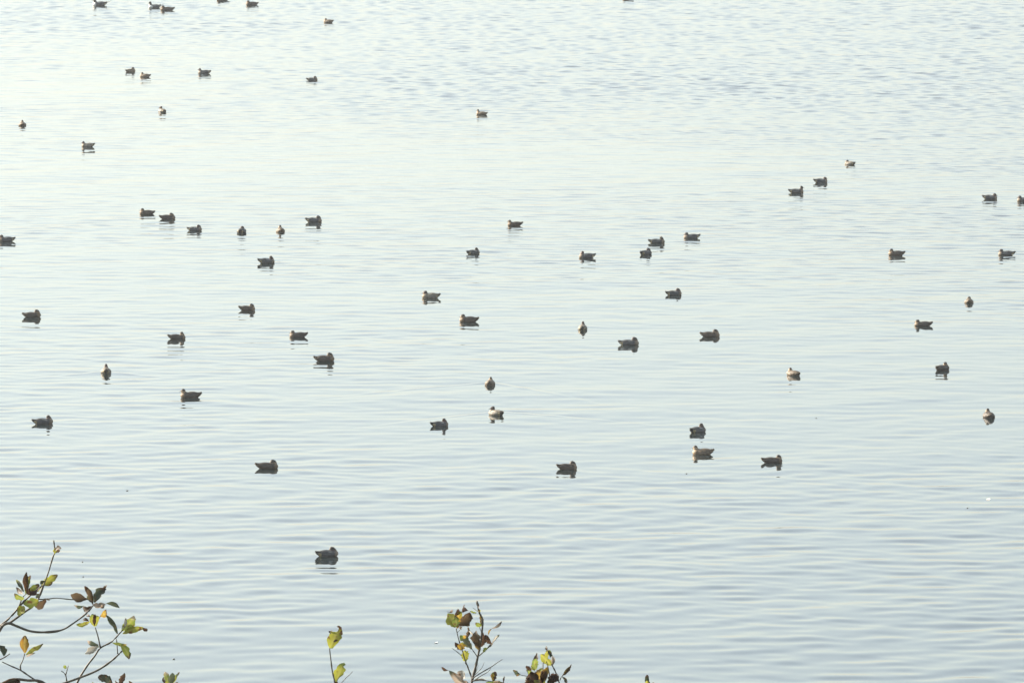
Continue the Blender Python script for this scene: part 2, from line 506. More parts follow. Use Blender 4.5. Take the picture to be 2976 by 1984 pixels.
SETS = {}
def duck_meshes(pose, kind):
    key = (pose, kind)
    if key in SETS: return SETS[key]
    K = KINDS[kind]
    long_tail = kind == 'white_breast_drake'
    base, hc, hyaw = body_shape(pose, long_tail)
    me = base.copy(); me.name = 'body'
    hinv = rotz(-hyaw)
    drake = 'drake' in kind
    def fn(co, no):
        dist = (co - hc).length
        # body zones
        col = mixc(K['flank'], K['back'], sst(0.055, 0.085, co.z))
        col = mixc(col, K['breast'], sst(0.075, 0.125, co.x + 0.12 * (0.06 - co.z)))
        col = mixc(col, K['rear'], sst(-0.095, -0.125, co.x))
        if drake and -0.150 < co.x < -0.108 and abs(co.y) > 0.022 and co.z < 0.062: col = (0.30, 0.24, 0.13)
        # head and neck
        hm = sst(0.060, 0.040, dist) if co.z > 0.07 else 0
        if kind == 'white_breast_drake': hm = max(hm, sst(0.085, 0.070, dist) * (1 if co.x < hc.x + 0.02 else 0) if co.z > 0.08 else 0)
        if hm > 0:
            l = hinv @ (co - hc)
            hcol = mixc(K['head'], K['cap'], sst(0.004, 0.014, l.z))
            if drake: hcol = mixc(hcol, K['cheek'], 0.9 if (abs(l.y) > 0.012 and l.x < 0.012 and -0.006 < l.z < 0.012) else 0)
            else: hcol = mixc(hcol, K['cheek'], sst(0.002, -0.010, l.z) * 0.9)
            if not drake and abs(l.z - 0.002) < 0.004 and l.x > 0: hcol = mixc(hcol, (0.05, 0.04, 0.03), 0.7)
            col = mixc(col, hcol, hm)
        return col
    colour(me, fn)
    set_smooth(me); me.materials.clear(); me.materials.append(M_PLUM)
    parts = [('body', me), ('wing', make_wing(1, K, drake)), ('wing', make_wing(-1, K, drake)), ('tail', make_tail(K, long_tail, drake))]
    if POSES[pose]['bill']:
        parts.append(('bill', make_bill(hc, hyaw, M_BILL_D if drake else M_BILL_G)))
    SETS[key] = parts
    return parts

# (x, y of the waterline in the photograph, heading deg: 0 right, 90 away, 180 left, pose, kind, size, label)
DUCKS = [
 (290, 17, 182, 'forward', 'white_breast_drake', 1.25, 'white-breasted grey drake with head cut by the top edge, far left of the picture'),
 (449, 24, 205, 'forward', 'white_breast_drake', 1.18, 'dark-headed drake with round white breast swimming just behind a brown long-tailed hen'),
 (486, 31, 178, 'low', 'hen', 1.22, 'brown hen with raised pointed tail in front of the white-breasted drake'),
 (648, 2, 182, 'low', 'hen', 1.15, 'brown duck at the top edge of which only the belly shows'),
 (732, 16, 180, 'low', 'hen', 1.10, 'brown hen at the top edge facing left, to the right of one almost cut off'),
 (955, 66, 150, 'low', 'pale_hen', 0.95, 'small pale tan duck alone near the top, with sunlit back and grey side'),
 (379, 210, 38, 'tucked', 'pale_hen', 0.92, 'tan duck with dark head facing right, touching distance from a smaller brown one'),
 (422, 224, 150, 'low', 'pale_hen', 0.92, 'small tan duck facing left, lower right of the dark-headed tan one'),
 (594, 214, 176, 'forward', 'drake', 1.0, 'grey drake facing left with dark head, near the top left pair of tan ducks'),
 (472, 326, 112, 'left', 'pale_drake', 0.92, 'speckled duck turned away with dark head and bill pointing left, alone in upper left'),
 (65, 366, 92, 'forward', 'pale_hen', 0.98, 'round pale duck seen from behind near the upper left edge'),
 (256, 427, 172, 'forward', 'pale_drake', 0.92, 'reddish-headed drake with pale back and raised tail facing left in upper left water'),
 (907, 234, 2, 'tucked', 'drake', 0.86, 'flat dark grey duck facing right with low head in the upper middle'),
 (1400, 334, 158, 'alert', 'pale_hen', 0.86, 'small buff duck with lit breast facing left, highest of the middle of the lake'),
 (1825, -1, 180, 'low', 'hen', 1.0, 'dark duck at the top edge right of centre, nearly all out of frame'),
 (2471, 478, 138, 'low', 'pale_drake', 0.86, 'pale tan duck with dark head turned away, topmost bird on the right'),
 (427, 622, 176, 'low', 'hen', 0.96, 'brown duck facing left with sunlit breast, leading a slanting row of three'),
 (487, 637, 8, 'back', 'hen', 1.0, 'dark brown duck facing right, directly below the left-facing brown one'),
 (566, 670, -3, 'tucked', 'drake', 0.92, 'dark grey duck with large sleeping head, third of the slanting row on the left'),
 (702, 677, 78, 'back', 'drake', 0.98, 'grey duck with pinkish head seen from behind, left of a paler one seen from behind'),
 (19, 702, 180, 'low', 'drake', 1.0, 'dark duck cut by the left edge with its tail pointing right'),
 (93, 921, 2, 'tucked', 'hen', 1.0, 'dark brown sleeping duck facing right near the left edge, mid height'),
 (718, 901, 2, 'tucked', 'hen', 0.90, 'compact dark duck with square outline sleeping above two in a pair, left of centre'),
 (514, 985, 8, 'away', 'hen', 0.95, 'dark brown duck facing right with thin upright head, left of the left-facing sleeper'),
 (815, 675, 95, 'forward', 'pale_hen', 0.98, 'small light brown duck from behind, just left of a grey drake with long reflection'),
 (912, 646, 5, 'tucked', 'drake', 1.02, 'grey drake facing right with chestnut head, two dark reflection slivers below it'),
 (774, 764, 18, 'away', 'drake', 1.02, 'dark drake with pale wing patch and narrow upright head, left of centre'),
 (1375, 738, 38, 'away', 'drake', 0.92, 'small grey duck turned away to the right in the middle of the lake'),
 (1497, 656, 178, 'forward', 'hen', 0.92, 'grey-brown duck facing left, highest of those around the centre'),
 (1252, 865, 178, 'low', 'pale_drake', 1.0, 'grey-brown duck facing left with pale lit breast, centre of the picture'),
 (1362, 935, 180, 'low', 'hen', 1.02, 'dark brown duck facing left with head low, just below the centre'),
 (867, 979, 176, 'low', 'hen', 0.97, 'dark duck facing left, above the right-facing sleeper with pointed tail'),
 (1706, 749, 176, 'away', 'drake', 0.98, 'grey drake facing left with slim reddish head mirrored straight below'),
 (1909, 706, 5, 'away', 'drake', 0.98, 'slate grey drake facing right with narrow head, behind a rounder duck'),
 (1876, 740, 52, 'tucked', 'drake', 0.95, 'round duck turned away, close in front of the slate grey drake'),
 (2010, 692, 184, 'low', 'drake', 1.0, 'dark duck with glowing lit breast facing left, right of the slate grey drake'),
 (1958, 858, 22, 'tucked', 'drake', 0.96, 'sleeping drake with white line along its side, right of centre'),
 (1693, 957, 86, 'alert', 'pale_drake', 0.92, 'mottled duck seen from behind with thin reddish head, below the centre'),
 (2064, 978, 5, 'tucked', 'hen', 1.04, 'brown duck facing right with pale face patch tucked into its back'),
 (1828, 1002, 4, 'tucked', 'drake', 1.08, 'large dark drake with white side line and two reflection bars under it'),
 (2385, 531, 15, 'low', 'drake', 0.92, 'dark duck with bill pointing right, upper one of the pair at upper right'),
 (2314, 561, 8, 'alert', 'drake', 0.98, 'grey duck with upright dark head, lower left one of the pair at upper right'),
 (2877, 579, 4, 'low', 'drake', 0.96, 'dark grey duck facing right beside one cut by the right edge'),
 (2977, 585, 180, 'low', 'drake', 0.96, 'dark duck facing left and cut by the right edge of the picture'),
 (2605, 742, 180, 'low', 'hen', 0.98, 'brown duck with dark head facing left, level with the striped one at the right edge'),
 (2925, 741, 178, 'low', 'drake', 1.0, 'dark drake with white wing line and cocked tail facing left near the right edge'),
 (2816, 881, 89, 'back', 'pale_hen', 0.90, 'brownish duck seen from behind with a single reflection spot, right side'),
 (2683, 947, 178, 'low', 'hen', 0.98, 'dark brown duck with spiky raised tail facing left on the right side'),
 (308, 1084, 90, 'alert', 'pale_drake', 1.0, 'red-headed drake seen from behind with small wake lines on both sides'),
 (554, 1155, 178, 'forward', 'hen', 1.02, 'brown hen with bright bill facing left, largest bird at lower left facing that way'),
 (125, 1231, 10, 'away', 'drake', 1.0, 'dark drake with reddish upright head facing right near the lower left edge'),
 (943, 1049, 4, 'tucked', 'hen', 1.04, 'dark brown sleeper facing right with pointed tail, below two left-facing ducks'),
 (1424, 1118, 84, 'forward', 'pale_hen', 0.97, 'mottled brown duck seen from behind at the tip of a long V wake'),
 (1443, 1206, 128, 'left', 'pale_drake', 0.98, 'cream and buff drake with bright bill pointing left and broken reflection, centre bottom'),
 (1277, 1238, 30, 'away', 'drake', 0.94, 'dark slate duck turned away with thin reddish head, left of the cream and buff drake'),
 (776, 1360, 10, 'tucked', 'hen', 1.04, 'dark sleeping duck with hooked reflection, lower left of centre'),
 (2027, 1256, 48, 'away', 'drake', 0.98, 'dark mottled duck turned away, directly above the tan hen'),
 (2043, 1318, 170, 'forward', 'pale_hen', 1.0, 'tan hen with lit breast and bright bill facing left, below the dark mottled duck'),
 (1648, 1363, 18, 'tucked', 'hen', 0.97, 'dark round-backed sleeping duck facing right, lower right of centre'),
 (2244, 1344, 15, 'low', 'hen', 0.98, 'dark duck with bill pointing down to the right, right of the tan hen'),
 (2307, 1090, 125, 'forward', 'pale_hen', 0.93, 'pale sandy duck turned away to the left, lower right part of the lake'),
 (2738, 1075, 52, 'away', 'hen', 0.94, 'dark duck turned away to the right, upper one of two at lower right'),
 (2874, 1214, 102, 'forward', 'hen', 1.0, 'brown duck from behind with lit left side, lowest one near the right edge'),
 (951, 1615, 20, 'back', 'drake', 1.0, 'nearest duck, dark with split pointed tail, alone at the bottom'),
]

def build_duck(i, d):
    px, py, hd, pose, kind, size, label = d
    if i % 2: kind = {'hen': 'dark_hen', 'drake': 'slate_drake'}.get(kind, kind)
    p = on_water(px, py)
    root = bpy.data.objects.new('duck', None)
    COL.objects.link(root)
    g = random.Random(i * 13 + 5)
    wz = water_z(p.x, p.y) if 98 < p.y < 270 else 0.0
    root.location = (p.x, p.y, wz + g.uniform(-0.004, 0.002))
    # the picture is seen along the camera ray, so the heading is measured against it
    root.rotation_euler = (R(g.uniform(-2, 2)), R(g.uniform(-2.5, 1.5)), R(hd) - math.atan2(p.x, p.y))
    s = size * g.uniform(0.985, 1.015)
    root.scale = (s, s * g.uniform(1.06, 1.16), s * g.uniform(0.87, 0.97))
    root.empty_display_size = 0.2
    root['label'] = label
    root['category'] = 'duck'
    root['group'] = 'ducks resting on the lake'
    for nm, me in duck_meshes(pose, kind):
        o = bpy.data.objects.new(nm, me)
        COL.objects.link(o)
        o.parent = root
    return root
for i, d in enumerate(DUCKS):
    build_duck(i, d)

# ------------------------------------------------------------------ shrubs on the bank
LEAF_COL = {
    'y': ((0.29, 0.30, 0.04), (0.23, 0.22, 0.035)),
    'g': ((0.15, 0.20, 0.045), (0.24, 0.27, 0.045)),
    'G': ((0.085, 0.11, 0.07), (0.12, 0.13, 0.08)),
    'o': ((0.36, 0.24, 0.035), (0.20, 0.09, 0.02)),
    'b': ((0.085, 0.048, 0.030), (0.14, 0.08, 0.05)),
    'r': ((0.16, 0.11, 0.065), (0.12, 0.08, 0.045)),
    't': ((0.62, 0.50, 0.40), (0.35, 0.27, 0.20)),
    'w': ((0.80, 0.76, 0.68), (0.50, 0.46, 0.38)),
}
for _k, (_a, _b) in list(LEAF_COL.items()):
    _f = 0.9 if _k in 'ygo' else 0.55
    LEAF_COL[_k] = (tuple(v * _f for v in _a), tuple(v * _f for v in _b))
CAM_R = Vector((1, 0, 0)); CAM_F = ray(IMG_W / 2, IMG_H / 2).normalized(); CAM_U = CAM_R.cross(CAM_F)

def make_leaf(parent, base, tip, w, kind, bend, Y, g, tipkind=None, ragged=0.5, outline=None):
    """One blade from base to tip (photo pixels), w = width in px, bend = sideways bow as a share of length."""
    k = Y / FPX
    A = at_dist(base[0], base[1], Y)
    Bp = at_dist(tip[0], tip[1], Y + g.uniform(-0.03, 0.03))
    ax = Bp - A
    L = ax.length
    ax.normalize()
    side = ax.cross(CAM_F).normalized()
    roll = g.uniform(-0.7, 0.7)
    nrm = side.cross(ax).normalized()
    s_dir = (side * math.cos(roll) + nrm * math.sin(roll)).normalized()
    n_dir = s_dir.cross(ax).normalized()
    W = LEAF_SCALE * w * k / max(0.6, math.cos(roll))
    dry = kind in 'brt' or kind == 'w'
    ns, nc = 13, 7
    phi = g.uniform(0.7, 1.5) if dry else g.uniform(0.25, 0.9)      # how far the blade is rolled in
    phi2 = phi * g.uniform(-0.2, 0.9)
    W *= 1.0 + 0.16 * phi
    curl = g.uniform(-0.5, 0.5) if dry else g.uniform(-0.28, 0.28)
    twist = g.uniform(-0.9, 0.9) if dry else g.uniform(-0.4, 0.4)
    c1, c2 = LEAF_COL[kind]
    ct = LEAF_COL[tipkind][0] if tipkind else LEAF_COL[kind][1]
    if outline:                                     # a torn blade: its own left and right edge
        ns, nc = 30, 7
        phi, phi2, curl, twist = 0.55, 0.35, 0.12, 0.1
        s_dir, n_dir = side, side.cross(ax).normalized()
    verts, faces, cols = [], [], []
    seed = g.uniform(0, 100)
    for i in range(ns):
        s = i / (ns - 1)
        prof = math.sin(math.pi * min(1.0, 0.04 + s ** 1.15 * 0.93)) ** 0.8
        c0 = A + ax * (L * s) + side * (bend * L * 4 * s * (1 - s) * 0.5) + n_dir * (curl * L * (s * s - s) * 1.6)
        for j in range(nc):
            c = j / (nc - 1) * 2 - 1
            rag = 1.0
            if abs(c) > 0.6:
                nz = noise.noise(Vector((seed, s * 4.0, c * 3))) + 0.5 * noise.noise(Vector((seed + 3, s * 11.0, c * 3)))
                rag = 1 + ragged * min(0.05, nz) * (1.5 if abs(c) == 1 else 0.7)
            off = W * 0.5 * prof * c * rag
            if outline: off = abs(c) * k * float(np.interp(s, outline[0], outline[1] if c > 0 else outline[2])) * (1 if c > 0 else -1) * (1 + 0.25 * (rag - 1))
            f_ = phi if c > 0 else phi2
            q = c * f_
            lat = off * (math.sin(abs(q)) / abs(q) if abs(q) > 1e-3 else 1.0)
            dep = -abs(off) * ((1 - math.cos(q)) / abs(q) if abs(q) > 1e-3 else 0.0)
            tw_ = twist * (s - 0.4)
            p = c0 + (s_dir * math.cos(tw_) + n_dir * math.sin(tw_)) * lat + (n_dir * math.cos(tw_) - s_dir * math.sin(tw_)) * (dep + 0.05 * W * math.sin(s * 7 + seed + 2 * c) * abs(c))
            verts.append(p)
            t = noise.noise(Vector((seed + 9, s * 2.2, c * 1.3))) * 0.9 + 0.35
            cc = mixc(c1, c2, t)
            cc = mixc(cc, ct, sst(0.66, 0.92, s + 0.12 * noise.noise(Vector((seed, s * 4, c * 4)))))
            if j == nc // 2: cc = mixc(cc, (0.45, 0.40, 0.15) if kind in 'ygo' else cc, 0.35)
            cols.append((*cc, 1))
    for i in range(ns - 1):
        for j in range(nc - 1):
            a = i * nc + j
            faces.append((a, a + 1, a + nc + 1, a + nc))
    # short stalk so that the blade is really attached
    me = bpy.data.meshes.new('leaf'); me.from_pydata([tuple(v) for v in verts], [], faces)
    at = me.color_attributes.new('blade', 'FLOAT_COLOR', 'POINT')
    at.data.foreach_set('color', np.array(cols, np.float32).ravel())
    set_smooth(me); me.materials.append(M_LEAF)
    o = bpy.data.objects.new('leaf', me); COL.objects.link(o); o.parent = parent
    o.matrix_parent_inverse = parent.matrix_world.inverted() if False else Matrix.Translation(-parent.location)
    return o

def make_twig(parent, pts, Y, r0, r1, dep=0.0, name='branch', world_pts=None):
    """Tapered knotty tube through photo points (px, py[, extra depth])."""
    P = world_pts[:] if world_pts else []
    if not world_pts:
        for q in pts:
            P.append(at_dist(q[0], q[1], Y + (q[2] if len(q) > 2 else dep)))
    # subdivide (Catmull-Rom)
    Q = []
    for i in range(len(P) - 1):
        p0 = P[max(0, i - 1)]; p1 = P[i]; p2 = P[i + 1]; p3 = P[min(len(P) - 1, i + 2)]
        for k in range(4):
            t = k / 4
            Q.append(0.5 * ((2 * p1) + (p2 - p0) * t + (2 * p0 - 5 * p1 + 4 * p2 - p3) * t * t + (3 * p1 - p0 - 3 * p2 + p3) * t ** 3))
    Q.append(P[-1])
    seg = 7
    verts, faces = [], []
    g = random.Random(len(Q) * 7 + int(abs(P[0].x) * 100))
    for i, q in enumerate(Q):
        d = (Q[min(i + 1, len(Q) - 1)] - Q[max(i - 1, 0)]).normalized()
        a = d.orthogonal().normalized(); b = d.cross(a)
        f = i / (len(Q) - 1)
        r = (r0 * (1 - f) + r1 * f) * (1 + (0.35 if g.random() < 0.16 else g.uniform(-0.08, 0.08)))
        for k in range(seg):
            an = 2 * math.pi * k / seg
            verts.append(q + a * (r * math.cos(an)) + b * (r * math.sin(an)))
    for i in range(len(Q) - 1):
        for k in range(seg):
            k2 = (k + 1) % seg
            faces.append((i * seg + k, i * seg + k2, (i + 1) * seg + k2, (i + 1) * seg + k))
    faces.append(tuple(range(seg))[::-1]); faces.append(tuple(len(verts) - seg + k for k in range(seg)))
    me = bpy.data.meshes.new(name); me.from_pydata([tuple(v) for v in verts], [], faces)
    set_smooth(me); me.materials.append(M_BARK)
    o = bpy.data.objects.new(name, me); COL.objects.link(o); o.parent = parent
    o.matrix_parent_inverse = Matrix.Translation(-parent.location)
    return o

def shrub(base_px, Y, label, seed):
    b = at_dist(base_px, 1984, Y)
    root = bpy.data.objects.new('shrub', None); COL.objects.link(root)
    root.location = (b.x, Y, bank_z(Y, b.x) - 0.03)
    root['label'] = label; root['category'] = 'shrub'; root['group'] = 'shrubs on the bank'
    return root, random.Random(seed)

def stem_down(root, px, py, Y, r=0.005):
    """The stem that carries the visible twig, from the ground up to the frame's lower edge."""
    top = at_dist(px, py, Y)
    bot = Vector(root.location)
    mid1 = bot.lerp(top, 0.35) + Vector((0.03, 0.02, 0))
    mid2 = bot.lerp(top, 0.75) + Vector((-0.02, 0.01, 0.0))
    make_twig(root, None, Y, r * 2.2, r, world_pts=[bot, mid1, mid2, top], name='stem')

mm = 0.001
# ---- left shrub; coordinates measured in an enlargement (3.379x, origin 0,1520)
def za(x, y): return (x / 3.379, 1520 + y / 3.379)
YL = 26.0
LEAF_SCALE = 1.34
S, g = shrub(-60, YL, 'straggly shrub with curled brown and yellow-green leaves in the lower left corner', 3)
stem_down(S, *za(-420, 1640), YL, 0.009)
stem_down(S, *za(330, 1760), YL, 0.007)
tw = lambda pts, r0, r1, dep=0.0: make_twig(S, [(*za(x, y),) for x, y in pts], YL, r0 * mm, r1 * mm, dep)
tw([(-420, 1640), (-200, 1230), (0, 1010)], 7, 4)
tw([(0, 1010), (120, 900), (240, 760), (370, 645), (420, 610)], 4.0, 1.6)
tw([(0, 1000), (60, 985), (110, 965), (240, 870), (340, 800), (385, 720), (430, 600), (475, 480), (520, 330), (540, 290)], 4.2, 1.7, 0.03)
tw([(540, 290), (535, 230), (527, 165)], 2.3, 1.8, 0.03)
tw([(-10, 1060), (30, 1000), (90, 980), (170, 1010), (290, 1055), (430, 1068), (600, 1048), (720, 980), (850, 880), (915, 805)], 5.0, 1.9, -0.02)
tw([(180, 830), (220, 730), (260, 690)], 2.2, 1.2)
tw([(370, 745), (450, 745), (550, 733), (680, 745), (760, 750)], 2.0, 1.2, 0.02)
tw([(330, 1760), (420, 1640), (640, 1565), (820, 1500), (960, 1440), (1080, 1360), (1160, 1290), (1200, 1250)], 4.2, 2.2)
tw([(740, 1600), (790, 1500), (860, 1390), (930, 1300), (985, 1222), (1090, 1165), (1160, 1095), (1210, 1040)], 3.8, 1.7, 0.04)
tw([(985, 1222), (965, 1120), (935, 1020)], 2.3, 1.7, 0.04)
tw([(1155, 1280), (1150, 1200), (1143, 1130)], 1.8, 1.2)
tw([(480, 1620), (380, 1560), (290, 1500), (200, 1440), (110, 1400), (20, 1358)], 3.0, 1.5, 0.02)
tw([(205, 1440), (200, 1395), (225, 1340), (243, 1275)], 2.2, 1.3, 0.02)
tw([(-120, 1640), (40, 1565), (160, 1530), (270, 1540), (390, 1545), (470, 1590)], 5.0, 3.6)
tw([(660, 1600), (645, 1490), (600, 1445)], 2.2, 1.2, 0.02)
tw([(645, 1490), (658, 1440), (672, 1395)], 1.6, 0.9, 0.02)
tw([(-60, 1350), (0, 1335), (50, 1310), (98, 1278)], 2.4, 1.4)
tw([(950, 980), (975, 925), (990, 905)], 1.6, 1.0, 0.04)
tw([(850, 740), (895, 770), (915, 800)], 1.4, 1.0, -0.02)
LL = [ # base, tip, width, kind, bend, tip kind
 ((538, 300), (545, 240), 26, 'y', 0.1, None), ((535, 270), (602, 246), 34, 't', 0.25, 'b'), ((540, 262), (590, 268), 26, 'b', -0.2, None),
 ((262, 680), (262, 478), 44, 'b', -0.15, 'b'), ((262, 690), (300, 510), 40, 'g', 0.2, 'b'), ((250, 690), (236, 520), 26, 'g', -0.1, 'G'),
 ((232, 670), (160, 552), 30, 'G', -0.15, 'y'), ((225, 690), (160, 625), 36, 't', 0.2, 'b'), ((235, 740), (140, 690), 38, 'g', 0.1, 'b'),
 ((262, 690), (385, 600), 66, 'b', -0.1, 'b'), ((270, 700), (405, 625), 44, 'y', 0.05, 'y'), ((300, 660), (375, 610), 40, 'g', 0.15, 'b'),
 ((405, 620), (565, 505), 58, 'y', 0.06, 'b'), ((410, 610), (520, 520), 46, 'b', -0.25, 'b'), ((400, 600), (440, 565), 26, 'G', 0.2, None),
 ((230, 790), (380, 760), 72, 'g', -0.15, 'y'), ((320, 790), (455, 760), 72, 'r', -0.25, 'b'), ((355, 735), (385, 690), 26, 'G', 0.1, None),
 ((175, 900), (240, 815), 62, 'y', 0.1, None), ((430, 740), (490, 755), 14, 't', 0.2, None),
 ((862, 745), (695, 700), 62, 'r', 0.10, 'r'), ((912, 790), (830, 615), 42, 'r', -0.1, 'b'), ((915, 780), (878, 668), 52, 'G', 0.15, 't'),
 ((925, 775), (1040, 640), 60, 'G', 0.12, 'b'), ((1020, 660), (1052, 606), 18, 'r', 0.3, 't'), ((915, 800), (1035, 800), 44, 't', -0.2, 't'),
 ((1030, 790), (1175, 828), 36, 'G', 0.3, 'G'), ((905, 815), (815, 820), 42, 'b', 0.3, 'r'), ((820, 808), (730, 800), 22, 'G', 0.35, 't'),
 ((880, 830), (840, 860), 34, 'b', 0.2, None), ((1000, 800), (1015, 835), 30, 't', 0, None),
 ((985, 910), (1045, 850), 44, 'o', -0.25, 'b'), ((935, 1010), (905, 890), 72, 'y', -0.1, 'g'), ((930, 1005), (935, 890), 30, 'b', 0.1, 'b'),
 ((880, 965), (750, 995), 34, 'y', 0.2, 'y'), ((870, 960), (815, 945), 26, 'b', 0.1, None), ((890, 920), (850, 905), 20, 'b', 0, None),
 ((1155, 1085), (1040, 900), 34, 'G', -0.12, 'G'), ((1200, 1055), (1310, 905), 76, 'g', -0.18, 't'), ((1205, 1030), (1235, 930), 26, 'w', -0.25, 't'),
 ((1205, 1082), (1410, 1025), 52, 'y', 0.06, 'y'), ((1395, 1022), (1440, 1060), 30, 'b', 0.25, 'b'),
 ((1100, 1168), (1245, 1190), 26, 'g', -0.1, 'o'), ((1185, 1190), (1270, 1330), 52, 'g', 0.2, 'b'), ((1210, 1225), (1255, 1320), 20, 'o', 0.0, 'y'),
 ((965, 1195), (858, 1155), 36, 'G', 0.15, 't'), ((960, 1205), (835, 1280), 52, 'w', 0.1, 'w'), ((970, 1215), (930, 1190), 24, 'G', 0, None),
 ((243, 1270), (245, 1100), 66, 'o', 0.05, 'b'), ((243, 1262), (235, 1170), 40, 'y', -0.1, 'g'), ((255, 1290), (425, 1180), 34, 'y', 0.04, 'b'), ((250, 1312), (345, 1270), 20, 't', 0.1, 'G'),
 ((40, 1300), (0, 1195), 50, 'G', -0.25, 'G'), ((650, 1425), (628, 1392), 26, 'g', 0.1, None), ((-10, 1590), (200, 1555), 60, 'b', 0.1, 'b'),
 ((1105, 1600), (965, 1500), 80, 'G', -0.25, 'b'), ((1170, 1600), (1225, 1468), 42, 'b', 0.05, 'r'), ((1160, 1610), (1130, 1540), 22, 'b', -0.2, None), ((1290, 1610), (1265, 1545), 26, 'b', -0.2, 'b'), ((905, 1600), (910, 1555), 14, 'y', 0, None),
]
for b, t, w, kd, bd, tk in LL:
    make_leaf(S, za(*b), za(*t), w / 3.379, kd, bd, YL + g.uniform(-0.05, 0.07), g, tk)
tw([(1140, 1660), (1150, 1600)], 2.6, 1.6)

LEAF_SCALE = 1.2
# ---- small leafy tip left of centre (5.94x, origin 300,1720)
def zb(x, y): return (300 + x / 5.94, 1720 + y / 5.94)
Y2 = 24.8
S, g = shrub(495, Y2, 'small yellow-green leaf tuft poking over the bottom edge, right of the straggly corner shrub', 8)
stem_down(S, *zb(1170, 1640), Y2, 0.004)
make_twig(S, [zb(1170, 1640), zb(1172, 1580), zb(1180, 1520)], Y2, 3 * mm, 1.8 * mm)
for b, t, w, kd, bd, tk in [((1120, 1590), (1065, 1370), 90, 'g', -0.1, 't'), ((1100, 1600), (1120, 1480), 60, 'y', 0, 'y'), ((1175, 1600), (1195, 1390), 100, 'G', 0.05, 'G'), ((1205, 1570), (1260, 1420), 50, 'y', 0.05, 'g'), ((1240, 1500), (1315, 1375), 36, 'G', 0.1, 'r'), ((1080, 1590), (1045, 1460), 40, 'b', 0, 'b'), ((1230, 1600), (1290, 1550), 30, 'o', 0, 't')]:
    make_leaf(S, zb(*b), zb(*t), w / 5.94, kd, bd, Y2 + g.uniform(-0.04, 0.04), g, tk)

# ---- two-leaved sprig (7.84x, origin 880,1784)
def zc(x, y): return (880 + x / 7.84, 1784 + y / 7.84)
Y3 = 24.5
S, g = shrub(973, Y3, 'slender sprig with one torn yellow leaf at its top and another half way down', 12)
stem_down(S, *zc(745, 1640), Y3, 0.004)
make_twig(S, [zc(745, 1640), zc(715, 1480), zc(670, 1280), zc(640, 1040), zc(618, 860), zc(610, 770)], Y3, 2.2 * mm, 1.4 * mm)
make_twig(S, [zc(745, 1660), zc(880, 1560), zc(990, 1440), zc(1070, 1370), zc(1135, 1300)], Y3, 1.4 * mm, 0.7 * mm, 0.02)
q7 = 1 / 7.84
make_leaf(S, zc(615, 770), zc(850, 268), 40, 'y', 0, Y3, g, 'y', 0.9, outline=(
    [0, .03, .1, .29, .45, .6, .67, .70, .72, .82, .92, 1],
    [q * q7 for q in (12, 30, 75, 157, 158, 146, 136, 60, 22, -8, 12, 26)],
    [q * q7 for q in (20, 60, 80, 118, 128, 158, 150, 118, 152, 148, 70, 0)]))
make_leaf(S, zc(645, 440), zc(640, 378), 9, 'b', 0.1, Y3 - 0.01, g)
make_leaf(S, zc(880, 345), zc(808, 255), 8, 'b', 0.15, Y3 - 0.01, g)
make_leaf(S, zc(700, 630), zc(800, 585), 5, 'b', 0.0, Y3 - 0.012, g)
make_leaf(S, zc(745, 1590), zc(930, 1100), 30, 'y', 0, Y3, g, 'g', 0.9, outline=(
    [0, .1, .2, .3, .48, .74, .80, .84, .92, 1],
    [q * q7 * 1.2 for q in (10, 30, 70, 110, 125, 95, 84, 78, 52, 4)],
    [q * q7 * 1.5 for q in (14, 14, 12, 18, 62, 74, 30, 12, 48, 10)]))
make_leaf(S, zc(745, 1590), zc(795, 1540), 8, 'b', 0, Y3 + 0.01, g)

# ---- centre shrub (5.94x, origin 1250,1720)
def zd(x, y): return (1250 + x / 5.94, 1720 + y / 5.94)
Y4 = 25.4
S, g = shrub(1370, Y4, 'tall bare-stemmed shrub with brown and yellow leaves at the bottom centre', 17)
stem_down(S, *zd(712, 1600), Y4, 0.006)
tw4 = lambda pts, r0, r1, dep=0.0: make_twig(S, [zd(x, y) for x, y in pts], Y4, r0 * mm, r1 * mm, dep)
tw4([(712, 1600), (730, 1490), (775, 1330), (815, 1150), (850, 980), (880, 820), (895, 680), (905, 560), (890, 440), (850, 350), (830, 280), (810, 150)], 3.8, 2.0)
tw4([(720, 1480), (680, 1370), (640, 1260), (600, 1160), (560, 1020), (510, 870), (470, 720), (450, 620)], 2.2, 1.3, 0.02)
tw4([(540, 1090), (470, 1030), (380, 965)], 1.1, 0.7, 0.02)
tw4([(630, 1250), (600, 1210)], 1.5, 1.0, 0.02)
tw4([(820, 1120), (780, 1060), (720, 975), (640, 850)], 1.6, 0.9, -0.02)
tw4([(845, 1095), (920, 1030), (1000, 960), (1075, 895)], 1.8, 1.1, 0.01)
tw4([(725, 1490), (860, 1400), (1050, 1290), (1150, 1220), (1250, 1155)], 1.9, 0.8, -0.01)
tw4([(745, 1530), (880, 1440), (1000, 1370), (1050, 1300)], 1.5, 0.8, -0.03)
tw4([(750, 1440), (840, 1360), (900, 1290), (935, 1205)], 1.2, 0.5, 0.03)
tw4([(775, 1400), (810, 1330), (832, 1250)], 0.9, 0.4, 0.04)
tw4([(470, 690), (520, 640), (550, 610)], 0.9, 0.6, 0.02)
tw4([(735, 1530), (860, 1515), (1000, 1530), (1150, 1560)], 2.0, 1.2, -0.02)
tw4([(820, 330), (780, 300), (735, 262)], 0.9, 0.4)
tw4([(895, 700), (870, 650), (850, 590)], 1.1, 0.8)
